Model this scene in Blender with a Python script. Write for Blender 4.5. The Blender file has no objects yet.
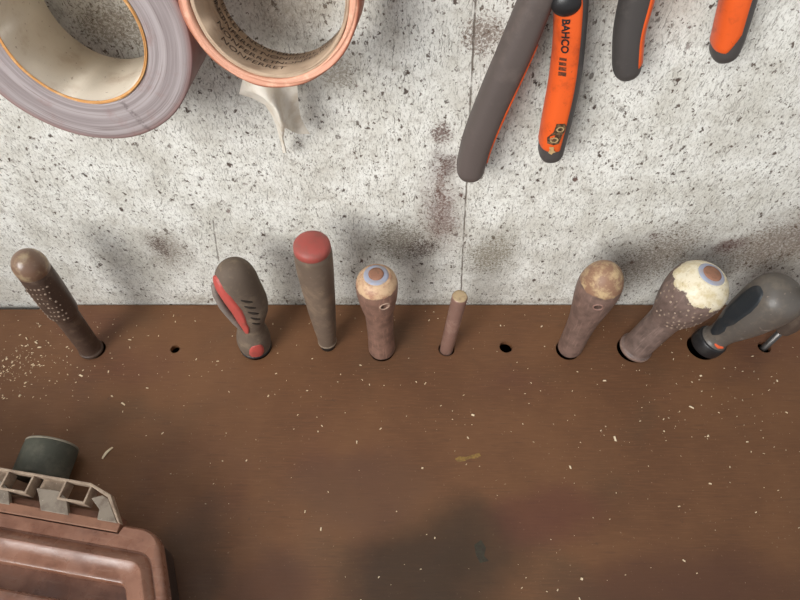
import bpy, bmesh, math, random
from mathutils import Vector, Matrix
R_ = math.radians
random.seed(7)
C = bpy.context.scene.collection
sc = bpy.context.scene

# ------------------------------------------------------------------ camera, light, exposure
CAM = Vector((0, -.3, .451)); PITCH = R_(56); FPX = 600.0
cd = bpy.data.cameras.new('camera'); cam = bpy.data.objects.new('camera', cd); C.objects.link(cam)
cam.location = CAM; cam.rotation_euler = (R_(90) - PITCH, 0, 0)
cd.sensor_width = 36; cd.lens = 27; cd.clip_start = .01; cd.clip_end = 50
sc.camera = cam
w = bpy.data.worlds.new('world'); sc.world = w; w.use_nodes = True
w.node_tree.nodes['Background'].inputs[0].default_value = (.95, .97, 1, 1)
w.node_tree.nodes['Background'].inputs[1].default_value = .36
def area(name, loc, target, size, energy, col, spread=180):
    ld = bpy.data.lights.new(name, 'AREA'); ld.shape = 'RECTANGLE'; ld.size = size[0]; ld.size_y = size[1]
    ld.energy = energy; ld.color = col; ld.spread = R_(spread)
    o = bpy.data.objects.new(name, ld); C.objects.link(o); o.location = loc
    o.rotation_euler = (Vector(target) - Vector(loc)).to_track_quat('-Z', 'Y').to_euler()
    return o
ld = bpy.data.lights.new('key_spot', 'SPOT'); ld.energy = 150; ld.spot_size = R_(45); ld.spot_blend = 1.0; ld.shadow_soft_size = .55; ld.color = (1, .99, .97)  # added key light; cone chosen so brightness falls off down the bench
lo = bpy.data.objects.new('key_spot', ld); C.objects.link(lo); lo.location = (-.70, -.90, .88)
lo.rotation_euler = (Vector((-.03, .05, .25)) - Vector(lo.location)).to_track_quat('-Z', 'Y').to_euler()
area('overhead_highlight', (-.1, -.12, 1.35), (-.05, -.16, 0), (1.1, .22), 1.6, (.92, .96, 1))  # added overhead panel for highlights on glossy parts; no window stands there
sc.view_settings.view_transform = 'Standard'; sc.view_settings.look = 'None'
sc.view_settings.gamma = 1; sc.view_settings.use_curve_mapping = False
sc.view_settings.exposure = .38

# ------------------------------------------------------------------ helpers
def srgb(r, g, b):
    f = lambda c: (c / 255 / 12.92) if c / 255 <= .04045 else ((c / 255 + .055) / 1.055) ** 2.4
    return (f(r), f(g), f(b), 1)
AF = Vector((0, math.cos(PITCH), -math.sin(PITCH))); AU = Vector((0, math.sin(PITCH), math.cos(PITCH)))
def ray(x, y): return AF + Vector(((x - 400) / FPX, 0, 0)) + AU * ((300 - y) / FPX)
def on_wall(x, y, d=0.0):
    r = ray(x, y); return CAM + r * ((-d - CAM.y) / r.y)
def on_shelf(x, y, z=0.0):
    r = ray(x, y); return CAM + r * ((z - CAM.z) / r.z)

def link(name, me, mats, parent=None, mw=None, smooth=True):
    o = bpy.data.objects.new(name, me); C.objects.link(o)
    for m in (mats if isinstance(mats, (list, tuple)) else [mats]): me.materials.append(m)
    if smooth:
        for p in me.polygons: p.use_smooth = True
    if parent is not None: o.parent = parent
    if mw is not None: o.matrix_local = mw
    return o
def bm_mesh(bm, name='m'):
    me = bpy.data.meshes.new(name); bmesh.ops.recalc_face_normals(bm, faces=bm.faces[:]); bm.to_mesh(me); bm.free(); return me
def thing(name, label, cat, mw=None, group=None):
    o = bpy.data.objects.new(name, None); C.objects.link(o); o.empty_display_size = .01
    if mw is not None: o.matrix_world = mw
    o['label'] = label; o['category'] = cat
    if group: o['group'] = group
    return o
def tag(o, label, cat, group=None, kind=None):
    if label: o['label'] = label
    if cat: o['category'] = cat
    if group: o['group'] = group
    if kind: o['kind'] = kind
    return o
def sharp(o, ang=35):
    o.data.set_sharp_from_angle(angle=R_(ang)); return o
def bevel(o, wdt, seg=2):
    m = o.modifiers.new('bevel', 'BEVEL'); m.width = wdt; m.segments = seg; m.limit_method = 'ANGLE'; m.angle_limit = R_(40); return o
def add_box(bm, x0, x1, y0, y1, z0, z1, mat=0):
    v = [bm.verts.new((x, y, z)) for z in (z0, z1) for y in (y0, y1) for x in (x0, x1)]
    for f in ((0, 1, 3, 2), (4, 5, 7, 6), (0, 1, 5, 4), (2, 3, 7, 6), (0, 2, 6, 4), (1, 3, 7, 5)):
        bm.faces.new([v[i] for i in f]).material_index = mat
def add_prism(bm, pts, z0, z1, mat=0):
    a = [bm.verts.new((p[0], p[1], z0)) for p in pts]; b = [bm.verts.new((p[0], p[1], z1)) for p in pts]; n = len(pts)
    fs = [bm.faces.new(a[::-1]), bm.faces.new(b)] + [bm.faces.new((a[i], a[(i + 1) % n], b[(i + 1) % n], b[i])) for i in range(n)]
    for f in fs: f.material_index = mat
def cyl_cutter(center, axis, r, length, seg=28):
    bm = bmesh.new(); q = Vector(axis).normalized().to_track_quat('Z', 'Y').to_matrix().to_4x4()
    bmesh.ops.create_cone(bm, cap_ends=True, segments=seg, radius1=r, radius2=r, depth=length, matrix=Matrix.Translation(center) @ q)
    me = bm_mesh(bm); o = bpy.data.objects.new('cutter', me); C.objects.link(o); return o
def cut(o, cutters):
    """applies boolean differences for good and removes the cutters"""
    for c in cutters:
        m = o.modifiers.new('b', 'BOOLEAN'); m.operation = 'DIFFERENCE'; m.solver = 'EXACT'; m.object = c
    dg = bpy.context.evaluated_depsgraph_get(); dg.update()
    me = bpy.data.meshes.new_from_object(o.evaluated_get(dg))
    o.modifiers.clear(); o.data = me
    for c in cutters: bpy.data.objects.remove(c)
    return o
def interp(prof, z):
    if z <= prof[0][0]: return prof[0][1]
    for (a, ra), (b, rb) in zip(prof, prof[1:]):
        if z <= b:
            t = (z - a) / max(b - a, 1e-9); return ra + (rb - ra) * t
    return prof[-1][1]
def smooth_prof(prof, n=10):
    """Catmull-Rom through the profile points, monotone enough for handles"""
    out = []
    P = [prof[0]] + list(prof) + [prof[-1]]
    for i in range(1, len(P) - 2):
        p0, p1, p2, p3 = P[i - 1:i + 3]
        for k in range(n):
            t = k / n
            f = lambda a, b, c, d: .5 * (2 * b + (c - a) * t + (2 * a - 5 * b + 4 * c - d) * t * t + (3 * b - a - 3 * c + d) * t ** 3)
            z = p1[0] + (p2[0] - p1[0]) * t
            out.append((z, max(f(p0[1], p1[1], p2[1], p3[1]), .0001)))
    out.append(prof[-1]); return out
def lathe_bm(prof, seg=48, mod=None, bm=None, mat=0):
    bm = bm or bmesh.new(); rings = []
    for z, r in prof:
        rings.append([bm.verts.new(((r * (mod(2 * math.pi * k / seg, z) if mod else 1)) * math.cos(2 * math.pi * k / seg),
                                    (r * (mod(2 * math.pi * k / seg, z) if mod else 1)) * math.sin(2 * math.pi * k / seg), z)) for k in range(seg)])
    for a, b in zip(rings, rings[1:]):
        for k in range(seg): bm.faces.new((a[k], a[(k + 1) % seg], b[(k + 1) % seg], b[k])).material_index = mat
    bm.faces.new(rings[0][::-1]).material_index = mat; bm.faces.new(rings[-1]).material_index = mat
    return bm
def dome(z0, r0, z1, n=9, rend=.0003, p=2.0):
    """profile of a rounded end from (z0, r0) to the tip z1"""
    return [(z0 + (z1 - z0) * math.sin(a), max(r0 * (math.cos(a) ** (2 / p)), rend)) for a in [math.pi / 2 * i / n for i in range(1, n + 1)]]
def surf(prof, z, th, off=0.0, mod=None):
    r = interp(prof, z) * (mod(th, z) if mod else 1) + off
    return Vector((r * math.cos(th), r * math.sin(th), z))
def patch_bm(prof, path, off=.0006, mod=None, n=36, m=8, bm=None, mat=0):
    """raised inlay lying on a lathe surface; path = (z, angle deg, half width)"""
    bm = bm or bmesh.new(); rows = []
    for i in range(n + 1):
        t = i / n * (len(path) - 1); k = min(int(t), len(path) - 2); f = t - k
        g = f * f * (3 - 2 * f) if len(path) > 2 else f
        z, a, h = [path[k][j] + (path[k + 1][j] - path[k][j]) * f for j in range(3)]
        k2 = min(k + 1, len(path) - 1)
        dz = path[k2][0] - path[k][0]; r = interp(prof, z); da = R_(path[k2][1] - path[k][1]) * r
        L = math.hypot(dz, da) or 1; nz, na = -da / L, dz / L
        e = min(1, 8 * min(i / n, 1 - i / n)); h *= math.sqrt(max(1 - (1 - e) ** 2, .02))
        row = []
        for j in range(m + 1):
            s = 2 * j / m - 1; zz = z + nz * s * h; aa = R_(a) + na * s * h / r
            o = off * (1 if abs(s) < .99 else -.8)
            if i in (0, n): o = -off * .8
            row.append(bm.verts.new(surf(prof, zz, aa, o, mod)))
        rows.append(row)
    for a, b in zip(rows, rows[1:]):
        for j in range(m): bm.faces.new((a[j], a[j + 1], b[j + 1], b[j])).material_index = mat
    return bm
def axis_frame(base, tip):
    z = (tip - base).normalized(); y = (Vector((0, 1, 0)) - z * z.y).normalized(); x = y.cross(z)
    m = Matrix((x, y, z)).transposed().to_4x4(); m.translation = base; return m

# ------------------------------------------------------------------ node helper
class NM:
    def __init__(s, name):
        s.m = bpy.data.materials.new(name); s.m.use_nodes = True; s.t = s.m.node_tree
        s.b = s.t.nodes['Principled BSDF']; s.co = s.t.nodes.new('ShaderNodeTexCoord').outputs['Object']
    def n(s, k): return s.t.nodes.new(k)
    def put(s, sock, v):
        if hasattr(v, 'is_output') or isinstance(v, bpy.types.NodeSocket): s.t.links.new(v, sock)
        else: sock.default_value = v
    def math(s, op, a, b=0.0, clamp=False):
        n = s.n('ShaderNodeMath'); n.operation = op; n.use_clamp = clamp; s.put(n.inputs[0], a); s.put(n.inputs[1], b); return n.outputs[0]
    def mapv(s, scale=(1, 1, 1), rot=(0, 0, 0), loc=(0, 0, 0), co=None):
        n = s.n('ShaderNodeMapping'); s.t.links.new(co or s.co, n.inputs[0])
        n.inputs['Scale'].default_value = scale; n.inputs['Rotation'].default_value = [R_(a) for a in rot]; n.inputs['Location'].default_value = loc
        return n.outputs[0]
    def noise(s, scale, detail=4, rough=.55, co=None, dist=0.0, col=False):
        n = s.n('ShaderNodeTexNoise'); s.t.links.new(co or s.co, n.inputs['Vector'])
        n.inputs['Scale'].default_value = scale; n.inputs['Detail'].default_value = detail
        n.inputs['Roughness'].default_value = rough; n.inputs['Distortion'].default_value = dist
        return n.outputs['Color' if col else 'Fac']
    def vor(s, scale, co=None, out='Distance', rnd=1.0):
        n = s.n('ShaderNodeTexVoronoi'); s.t.links.new(co or s.co, n.inputs['Vector']); n.inputs['Scale'].default_value = scale
        n.inputs['Randomness'].default_value = rnd; return n.outputs[out]
    def step(s, v, a, b, lo=0.0, hi=1.0):
        n = s.n('ShaderNodeMapRange'); n.interpolation_type = 'SMOOTHSTEP'; s.put(n.inputs[0], v)
        n.inputs[1].default_value = a; n.inputs[2].default_value = b; n.inputs[3].default_value = lo; n.inputs[4].default_value = hi; return n.outputs[0]
    def mix(s, f, a, b):
        n = s.n('ShaderNodeMix'); n.data_type = 'RGBA'; s.put(n.inputs[0], f); s.put(n.inputs[6], a); s.put(n.inputs[7], b); return n.outputs[2]
    def sep(s, co=None):
        n = s.n('ShaderNodeSeparateXYZ'); s.t.links.new(co or s.co, n.inputs[0]); return n.outputs
    def warp(s, amt, scale, co=None, detail=3):
        c = co or s.co; nz = s.noise(scale, detail, co=c, col=True)
        a = s.n('ShaderNodeVectorMath'); a.operation = 'SUBTRACT'; s.t.links.new(nz, a.inputs[0]); a.inputs[1].default_value = (.5, .5, .5)
        b = s.n('ShaderNodeVectorMath'); b.operation = 'MULTIPLY_ADD'; s.t.links.new(a.outputs[0], b.inputs[0]); b.inputs[1].default_value = (amt,) * 3
        s.t.links.new(c, b.inputs[2]); return b.outputs[0]
    def ellipse(s, co, cx, cy, rx, ry, ang=0, axes='xz', soft=(1.0, .2)):
        o = s.sep(co); X = s.math('SUBTRACT', o[0], cx); Y = s.math('SUBTRACT', o[2 if axes == 'xz' else 1], cy)
        ca, sa = math.cos(R_(ang)), math.sin(R_(ang))
        U = s.math('ADD', s.math('MULTIPLY', X, ca / rx), s.math('MULTIPLY', Y, sa / rx))
        V = s.math('ADD', s.math('MULTIPLY', X, -sa / ry), s.math('MULTIPLY', Y, ca / ry))
        d = s.math('SQRT', s.math('ADD', s.math('MULTIPLY', U, U), s.math('MULTIPLY', V, V)))
        return s.step(d, soft[0], soft[1])
    def done(s, col, rough=.6, bump=None, bstr=.3, bdist=.0005, metal=0.0, spec=.4):
        s.put(s.b.inputs['Base Color'], col); s.put(s.b.inputs['Roughness'], rough); s.put(s.b.inputs['Metallic'], metal)
        s.b.inputs['Specular IOR Level'].default_value = spec
        if bump is not None:
            n = s.n('ShaderNodeBump'); s.t.links.new(bump, n.inputs['Height']); n.inputs['Strength'].default_value = bstr; n.inputs['Distance'].default_value = bdist
            s.t.links.new(n.outputs[0], s.b.inputs['Normal'])
        return s.m
def dusty(name, base, dust, amount=.5, scale=120, rough=.6, spec=.35, speck=None, metal=0.0, bstr=.35):
    """worn surface: base colour, patches of dust, a few fine specks"""
    k = NM(name)
    a = k.noise(scale, 6, .65); f = k.step(a, .62 - .3 * amount, .78 - .2 * amount)
    col = k.mix(k.math('MULTIPLY', f, .75), srgb(*base), srgb(*dust))
    big = k.noise(scale * .25, 3); col = k.mix(k.step(big, .35, .7, 0, .35), col, srgb(*[c * .72 for c in base]))
    if speck:
        sp = k.step(k.noise(scale * 6, 2, .6), .68, .74); col = k.mix(k.math('MULTIPLY', sp, .8), col, srgb(*speck))
    return k.done(col, rough, k.noise(scale * 3, 6, .7), bstr, .0004, metal, spec)

# ------------------------------------------------------------------ setting materials
def wall_material():
    k = NM('worn_white_wall_paint')
    wp = k.warp(.006, 120)
    base = k.mix(k.step(k.noise(26, 8, .68), .36, .66), srgb(236, 235, 228), srgb(208, 205, 195))
    base = k.mix(k.step(k.noise(150, 6, .7), .5, .72, 0, .6), base, srgb(160, 152, 141))
    base = k.mix(k.step(k.noise(1, 4, .7, k.mapv((700, 1, 420), (0, 35, 0))), .5, .66, 0, .6), base, srgb(146, 140, 128))
    h = None
    # fine scratches in several directions
    for ang, sx, sz, th, amt in ((22, 900, 60, .64, .6), (-35, 800, 70, .64, .6), (75, 900, 60, .65, .55), (-62, 700, 50, .65, .6), (8, 500, 80, .65, .5), (48, 1300, 150, .62, .45), (-15, 1300, 170, .62, .45), (-78, 1200, 160, .62, .45)):
        s = k.noise(1, 3, .6, k.mapv((sx, 1, sz), (0, ang, 0), co=wp))
        f = k.step(s, th - .008, th + .03)
        f = k.math('MULTIPLY', f, k.step(k.noise(45, 3, .6, k.mapv(loc=(ang, 3, 1))), .38, .6))
        base = k.mix(k.math('MULTIPLY', f, amt), base, srgb(84, 73, 64)); h = f if h is None else k.math('MAXIMUM', h, f)
    # ragged chips and specks
    for sc_, gate, rad, colr, am in ((200, .91, .27, (74, 60, 52), .95), (340, .885, .32, (86, 72, 62), .92), (120, .95, .20, (88, 58, 50), .95), (620, .85, .38, (104, 92, 82), .85)):
        v = k.n('ShaderNodeTexVoronoi'); k.t.links.new(k.warp(.006, 480, k.mapv((1, 1, .75), (0, 25, 0)), detail=4), v.inputs['Vector']); v.inputs['Scale'].default_value = sc_
        rnd = k.sep(v.outputs['Color'])[0]
        f = k.math('MULTIPLY', k.step(v.outputs['Distance'], rad + .07, rad - .07), k.step(rnd, gate, gate + .05))
        base = k.mix(k.math('MULTIPLY', f, am), base, srgb(*colr)); h = k.math('MAXIMUM', h, f)
    tiny = k.step(k.noise(1, 3, .7, k.mapv((900, 1, 520), (0, 30, 0), co=wp)), .655, .69); base = k.mix(k.math('MULTIPLY', tiny, .75), base, srgb(100, 86, 74)); h = k.math('MAXIMUM', h, tiny)
    # rust blotches breaking through the paint
    rn = k.noise(75, 10, .72); rust = k.step(rn, .655, .70)
    base = k.mix(k.math('MULTIPLY', rust, .8), base, srgb(104, 74, 60)); h = k.math('MAXIMUM', h, rust)
    g = k.warp(.022, 55, detail=5)
    fine = k.noise(320, 7, .75)
    fine2 = k.noise(1, 7, .72, k.mapv((560, 1, 640), (0, 35, 0), co=wp))
    def blotch(cx, cz, rx, rz, ang, colr, amt, grain=.25, soft=(1.0, .1)):
        # dense in the middle, breaking up into flecks at the border, over a faint veil of the same colour
        nonlocal base
        e = k.ellipse(g, cx, cz, rx, rz, ang, soft=soft)
        f = k.step(k.math('SUBTRACT', fine2, k.math('MULTIPLY', k.math('SUBTRACT', 1.0, e), grain)), .42, .50)
        f = k.math('MULTIPLY', f, k.step(e, .02, .3)); f = k.math('MAXIMUM', f, k.math('MULTIPLY', e, .62 if grain < .26 else .22))
        base = k.mix(k.math('MULTIPLY', f, amt * .84), base, srgb(*colr))
    # rust run beside the big pliers
    blotch(.031, .118, .026, .062, 8, (98, 68, 60), .95, .22)
    blotch(.030, .168, .016, .024, 0, (80, 50, 44), 1.0, .22)
    blotch(.026, .196, .014, .018, 0, (88, 58, 50), 1.0, .28)
    blotch(.028, .145, .014, .060, 4, (110, 82, 72), .7, .40)
    # grey brown blotches above the tool holes, near the tapes and along the foot
    blotch(.000, .088, .042, .048, 0, (92, 82, 68), 1.0, .2)
    blotch(.018, .080, .028, .026, 20, (76, 60, 54), .95, .26)
    blotch(.073, .070, .038, .046, 0, (116, 106, 88), 1.0, .2)
    blotch(-.184, .078, .028, .042, 0, (132, 121, 108), .9, .2)
    blotch(-.190, .080, .016, .030, 0, (84, 66, 58), .95, .30)
    blotch(.205, .066, .050, .088, -32, (104, 90, 76), 1.0, .2)
    blotch(.30, .085, .095, .060, 35, (104, 84, 68), 1.0, .2)
    blotch(.258, .083, .022, .015, 25, (88, 54, 46), 1.0, .2)
    blotch(.196, .094, .010, .010, 0, (84, 60, 52), 1.0, .30)
    blotch(.045, .262, .022, .030, 0, (104, 80, 66), .9, .28)
    blotch(-.150, .268, .045, .032, 0, (104, 90, 74), .95, .24)
    blotch(-.055, .275, .040, .030, 0, (150, 140, 126), .7)
    blotch(-.036, .240, .020, .026, 10, (122, 112, 98), .9, .2)
    blotch(.10, .30, .15, .05, 0, (150, 128, 112), .6, .36)
    blotch(-.02, .004, .5, .012, 0, (140, 130, 116), .7, .3)
    rs = random.Random(5)
    # seams between the sheets
    o = k.sep()
    for x0, sl, z0, z1, amt in ((.0535, -.055, -.1, .31, .85), (-.1595, .17, .055, .115, .6)):
        lx = k.math('ADD', k.math('MULTIPLY', o[2], sl), x0)
        dd = k.math('ABSOLUTE', k.math('SUBTRACT', o[0], k.math('ADD', lx, k.math('MULTIPLY', k.noise(60, 2), .002))))
        f = k.math('MULTIPLY', k.step(dd, .0008, .0003), k.math('MULTIPLY', k.step(o[2], z0, z0 + .004), k.step(o[2], z1, z1 - .004)))
        f = k.math('MULTIPLY', f, k.step(k.noise(90, 4), .34, .5, .25, 1))
        base = k.mix(k.math('MULTIPLY', f, amt), base, srgb(92, 80, 70)); h = k.math('MAXIMUM', h, f)
    hgt = k.math('SUBTRACT', k.math('MULTIPLY', k.noise(260, 6, .7), .5), h)
    return k.done(base, k.step(h, 0, 1, .5, .85), hgt, .55, .0007, 0, .35)
def bench_material():
    k = NM('brown_painted_board')
    base = k.mix(k.step(k.noise(7, 5, .6), .38, .66), srgb(116, 80, 53), srgb(101, 68, 45))
    base = k.mix(k.step(k.noise(11, 3, .5, k.mapv(loc=(3, 1, 0))), .52, .72, 0, .5), base, srgb(86, 66, 48))
    base = k.mix(k.step(k.noise(9, 3, .5, k.mapv(loc=(9, 4, 0))), .52, .72, 0, .5), base, srgb(94, 58, 46))
    grain = k.noise(1, 5, .65, k.mapv((60, 700, 60))); base = k.mix(k.step(grain, .45, .7, 0, .35), base, srgb(128, 90, 62))
    base = k.mix(k.step(k.noise(1, 4, .6, k.mapv((45, 480, 45), loc=(0, 5, 0))), .55, .72, 0, .35), base, srgb(82, 56, 42))
    base = k.mix(k.step(k.noise(500, 3, .6), .66, .74, 0, .55), base, srgb(186, 158, 130))
    base = k.mix(k.step(k.noise(60, 6, .7), .64, .72, 0, .5), base, srgb(84, 60, 48))
    gw = k.warp(.05, 16, detail=5)  # irregular patches: mottled board tone plus shade painted into the lower bench
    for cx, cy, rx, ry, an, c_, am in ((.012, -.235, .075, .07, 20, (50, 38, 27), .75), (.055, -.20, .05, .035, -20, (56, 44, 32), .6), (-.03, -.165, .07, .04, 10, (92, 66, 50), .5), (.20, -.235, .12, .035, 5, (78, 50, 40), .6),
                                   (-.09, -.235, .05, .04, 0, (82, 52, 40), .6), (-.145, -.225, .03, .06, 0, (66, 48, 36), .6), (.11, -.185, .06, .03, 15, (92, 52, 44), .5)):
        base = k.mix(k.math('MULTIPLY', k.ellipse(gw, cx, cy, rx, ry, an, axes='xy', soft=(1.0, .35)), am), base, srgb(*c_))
    return k.done(base, k.step(k.noise(40, 4), .3, .7, .5, .66), k.noise(700, 5, .7), .25, .0003, 0, .35)

# ------------------------------------------------------------------ setting
bm = bmesh.new(); add_box(bm, -1.6, 1.6, 0, .02, -.14, 1.1)
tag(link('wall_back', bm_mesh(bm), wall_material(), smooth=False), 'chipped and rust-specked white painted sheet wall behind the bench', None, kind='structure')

HOLES = [on_shelf(175, 349).to_tuple()[:2] + (.0040,), on_shelf(506, 347).to_tuple()[:2] + (.0056,)]
T = {}
for key, b, t in (('A', (92, 350), (22, 254)), ('B', (256, 346), (230, 262)), ('C', (328, 345), (311, 241)), ('D', (382, 349), (376, 274)), ('E', (446.5, 349), (460, 296)),
                  ('F', (569, 349), (609, 267)), ('G', (634, 349), (713, 273)), ('H', (703, 346), (794, 286)), ('I', (765, 347), (775, 334))):
    B = on_shelf(*b); P = on_wall(*t, -B.y); T[key] = (B, P, (P - B).length, axis_frame(B + Vector((0, 0, .0003)), P))
def hole(key, dx, dy, r): HOLES.append((T[key][0].x + dx, T[key][0].y + dy, r))
hole('A', .0022, .0004, .0092); hole('B', .0012, -.0012, .0125); hole('C', 0, 0, .0058); hole('D', 0, -.0012, .0108); hole('F', -.0014, -.0006, .0100); hole('G', -.0016, 0, .0130); hole('H', -.0010, -.0008, .0128)
HOLES.append((T['E'][0].x, T['E'][0].y, .0070)); HOLES.append((T['I'][0].x - .0005, T['I'][0].y, .0056))
bm = bmesh.new(); add_prism(bm, [(-.95, -.55), (.95, -.55), (.95, -.0012), (-.318, -.0012), (-.324, -.0060), (-.95, -.0066)], -.12, 0)
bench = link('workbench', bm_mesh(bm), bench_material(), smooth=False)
nb = bmesh.new(); add_box(nb, -.93, .93, -.53, -.008, -.11, -.005); cav = bpy.data.objects.new('cutter', bm_mesh(nb)); C.objects.link(cav)
bpy.context.view_layer.update()
cut(bench, [cav] + [cyl_cutter((x, y, 0), (0, 0, 1), r, .06) for x, y, r in HOLES])
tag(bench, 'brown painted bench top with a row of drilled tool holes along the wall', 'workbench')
def flat_blob(pts, h, z=0.0):
    bm = bmesh.new(); add_prism(bm, pts, z, z + h); return bm_mesh(bm)
pts = [on_shelf(x, y).to_tuple()[:2] for x, y in ((455, 459), (459, 456.5), (466, 457), (472, 455), (479, 453), (481, 456), (476, 458.5), (470, 458.5), (465, 461), (458, 462))]
o = link('paint_smear', flat_blob(pts, .0002, .00005), dusty('dull_yellow_paint', (150, 118, 62), (112, 84, 58), .7, 500), bench, smooth=False); o['label'] = 'dull yellow paint smear'
pts = [on_shelf(x, y).to_tuple()[:2] for x, y in ((474, 545), (481, 540), (486, 548), (484, 556), (489, 561), (480, 563), (476, 555))]
o = link('paint_smear', flat_blob(pts, .00015, .00005), dusty('grey_green_smear', (62, 58, 46), (58, 46, 36), .75, 500), bench, smooth=False); o['label'] = 'faint grey green paint smear'

# ------------------------------------------------------------------ tapes
def roll_frame(c, yaw, pitch):
    n = Vector((math.sin(yaw) * math.cos(pitch), -math.cos(yaw) * math.cos(pitch), math.sin(pitch)))
    x = Vector((0, 0, 1)).cross(n).normalized(); y = n.cross(x)
    m = Matrix((x, y, n)).transposed().to_4x4(); m.translation = c; return m
def tube_ring(ri, ro, z0, z1, seg=128, wob=0.0, ch=.0006, seed=1):
    rnd = random.Random(seed); ph = [rnd.uniform(0, 6.28) for _ in range(4)]
    bm = bmesh.new()
    sect = [(ri, z0 + ch), (ri + ch, z0), (ro - ch, z0), (ro, z0 + ch), (ro, z1 - ch), (ro - ch, z1)]
    nr = 6; sect += [(ro - ch + (ri - ro + 2 * ch) * (i / nr), z1) for i in range(1, nr + 1)] + [(ri, z1 - ch)]
    rings = []
    for k in range(seg):
        a = 2 * math.pi * k / seg; rings.append([])
        for j, (r, z) in enumerate(sect):
            f = wob * (math.sin(2 * a + ph[0]) + .6 * math.sin(5 * a + ph[1] + j) + .4 * math.sin(11 * a + ph[2] + 2 * j))
            zz = z + (f if z > (z0 + z1) / 2 else 0)
            rings[-1].append(bm.verts.new(((r + f * .5) * math.cos(a), (r + f * .5) * math.sin(a), zz)))
    n = len(sect)
    for k in range(seg):
        a, b = rings[k], rings[(k + 1) % seg]
        for j in range(n): bm.faces.new((a[j], a[(j + 1) % n], b[(j + 1) % n], b[j]))
    return bm_mesh(bm)
def ringed(name, c0, c1, c2, edge, ro, scale=1400):
    k = NM(name); o = k.sep(k.warp(.0008, 60)); r = k.math('SQRT', k.math('ADD', k.math('MULTIPLY', o[0], o[0]), k.math('MULTIPLY', o[1], o[1])))
    cb = k.n('ShaderNodeCombineXYZ'); k.t.links.new(r, cb.inputs[0]); k.t.links.new(k.math('MULTIPLY', k.noise(9, 2), .004), cb.inputs[1])
    l = k.noise(scale * .22, 4, .6, cb.outputs[0]); l2 = k.noise(scale, 2, .6, cb.outputs[0])
    col = k.mix(k.step(l, .36, .62), srgb(*c0), srgb(*c1)); col = k.mix(k.step(l2, .54, .68, 0, .6), col, srgb(*c2))
    col = k.mix(k.step(k.noise(50, 5, .7), .5, .72, 0, .55), col, srgb(*edge))
    col = k.mix(k.step(r, ro - .0035, ro - .0003, 0, .75), col, srgb(*edge))
    # pressed-in crease across the layers
    X = k.math('SUBTRACT', o[0], .014); Y = k.math('ADD', o[1], .036)
    d = k.math('ABSOLUTE', k.math('ADD', k.math('MULTIPLY', X, .86), k.math('MULTIPLY', Y, .5)))
    cr = k.math('MULTIPLY', k.step(d, .0022, .0003), k.step(o[1], -.028, -.034)); cr = k.math('MULTIPLY', cr, k.step(o[0], .002, .010))
    cr = k.math('MULTIPLY', cr, k.step(k.noise(400, 4, .7), .40, .6))
    col = k.mix(k.math('MULTIPLY', cr, .6), col, srgb(88, 76, 74))
    return k.done(col, .5, l2, .35, .0004, 0, .35)
tA = thing('tape_roll', 'large grey duct tape roll hanging on the wall in the upper left corner', 'tape roll', roll_frame(Vector((-.1475, -.0512, .2950)), R_(.5), R_(10.6)), 'tape rolls hanging on the wall')
RiA, RoA, wA = .0318, .0530, .0475
link('tape_winding', tube_ring(RiA + .0011, RoA, -wA, 0, wob=.00018, seed=3), ringed('grey_tape_layers', (140, 129, 128), (168, 158, 157), (116, 102, 100), (140, 104, 98), RoA), tA)
o = link('core', tube_ring(RiA, RiA + .0010, -wA, .0004, wob=.0002, ch=.0002, seed=5), dusty('cream_cardboard', (226, 214, 196), (206, 186, 164), .45, 70, .8, .2, speck=(150, 128, 110)), tA); o['label'] = 'cream cardboard core'
o = link('core_edge', tube_ring(RiA - .0001, RiA + .0013, -.0002, .0007, wob=.0002, ch=.0003, seed=5), dusty('tan_cardboard_edge', (206, 150, 92), (232, 190, 140), .5, 200, .8, .2), tA); o['label'] = 'tan cut edge of the cardboard core'

tB = thing('tape_roll', 'nearly used up brown packing tape roll with printed core and torn end', 'tape roll', roll_frame(Vector((-.0557, -.0517, .3128)), R_(-1), R_(21.4)), 'tape rolls hanging on the wall')
RiB, RoB, wB = .0324, .0384, .0425
kraft = dusty('kraft_cardboard', (188, 164, 140), (160, 134, 112), .5, 90, .85, .2)
k = NM('orange_brown_tape_edge'); o_ = k.sep(); r = k.math('SQRT', k.math('ADD', k.math('MULTIPLY', o_[0], o_[0]), k.math('MULTIPLY', o_[1], o_[1])))
cb = k.n('ShaderNodeCombineXYZ'); k.t.links.new(r, cb.inputs[0])
col = k.mix(k.step(k.noise(700, 3, .6, cb.outputs[0]), .4, .62), srgb(214, 160, 134), srgb(188, 126, 100)); col = k.mix(k.step(k.noise(160, 6, .7), .5, .68, 0, .7), col, srgb(226, 178, 150))
col = k.mix(k.step(r, RoB - .0010, RoB - .0002, 0, .7), col, srgb(150, 82, 60))
edgeB = k.done(col, .55, k.noise(600, 4), .4, .0005)
link('tape_winding', tube_ring(RiB + .0020, RoB, -wB, 0, wob=.0004, seed=8), edgeB, tB)
link('core', tube_ring(RiB, RiB + .0019, -wB, -.0012, wob=.0003, ch=.0003, seed=9), kraft, tB)
ink = dusty('faded_black_ink', (90, 78, 70), (130, 110, 94), .5, 400, .9, .1)
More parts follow.
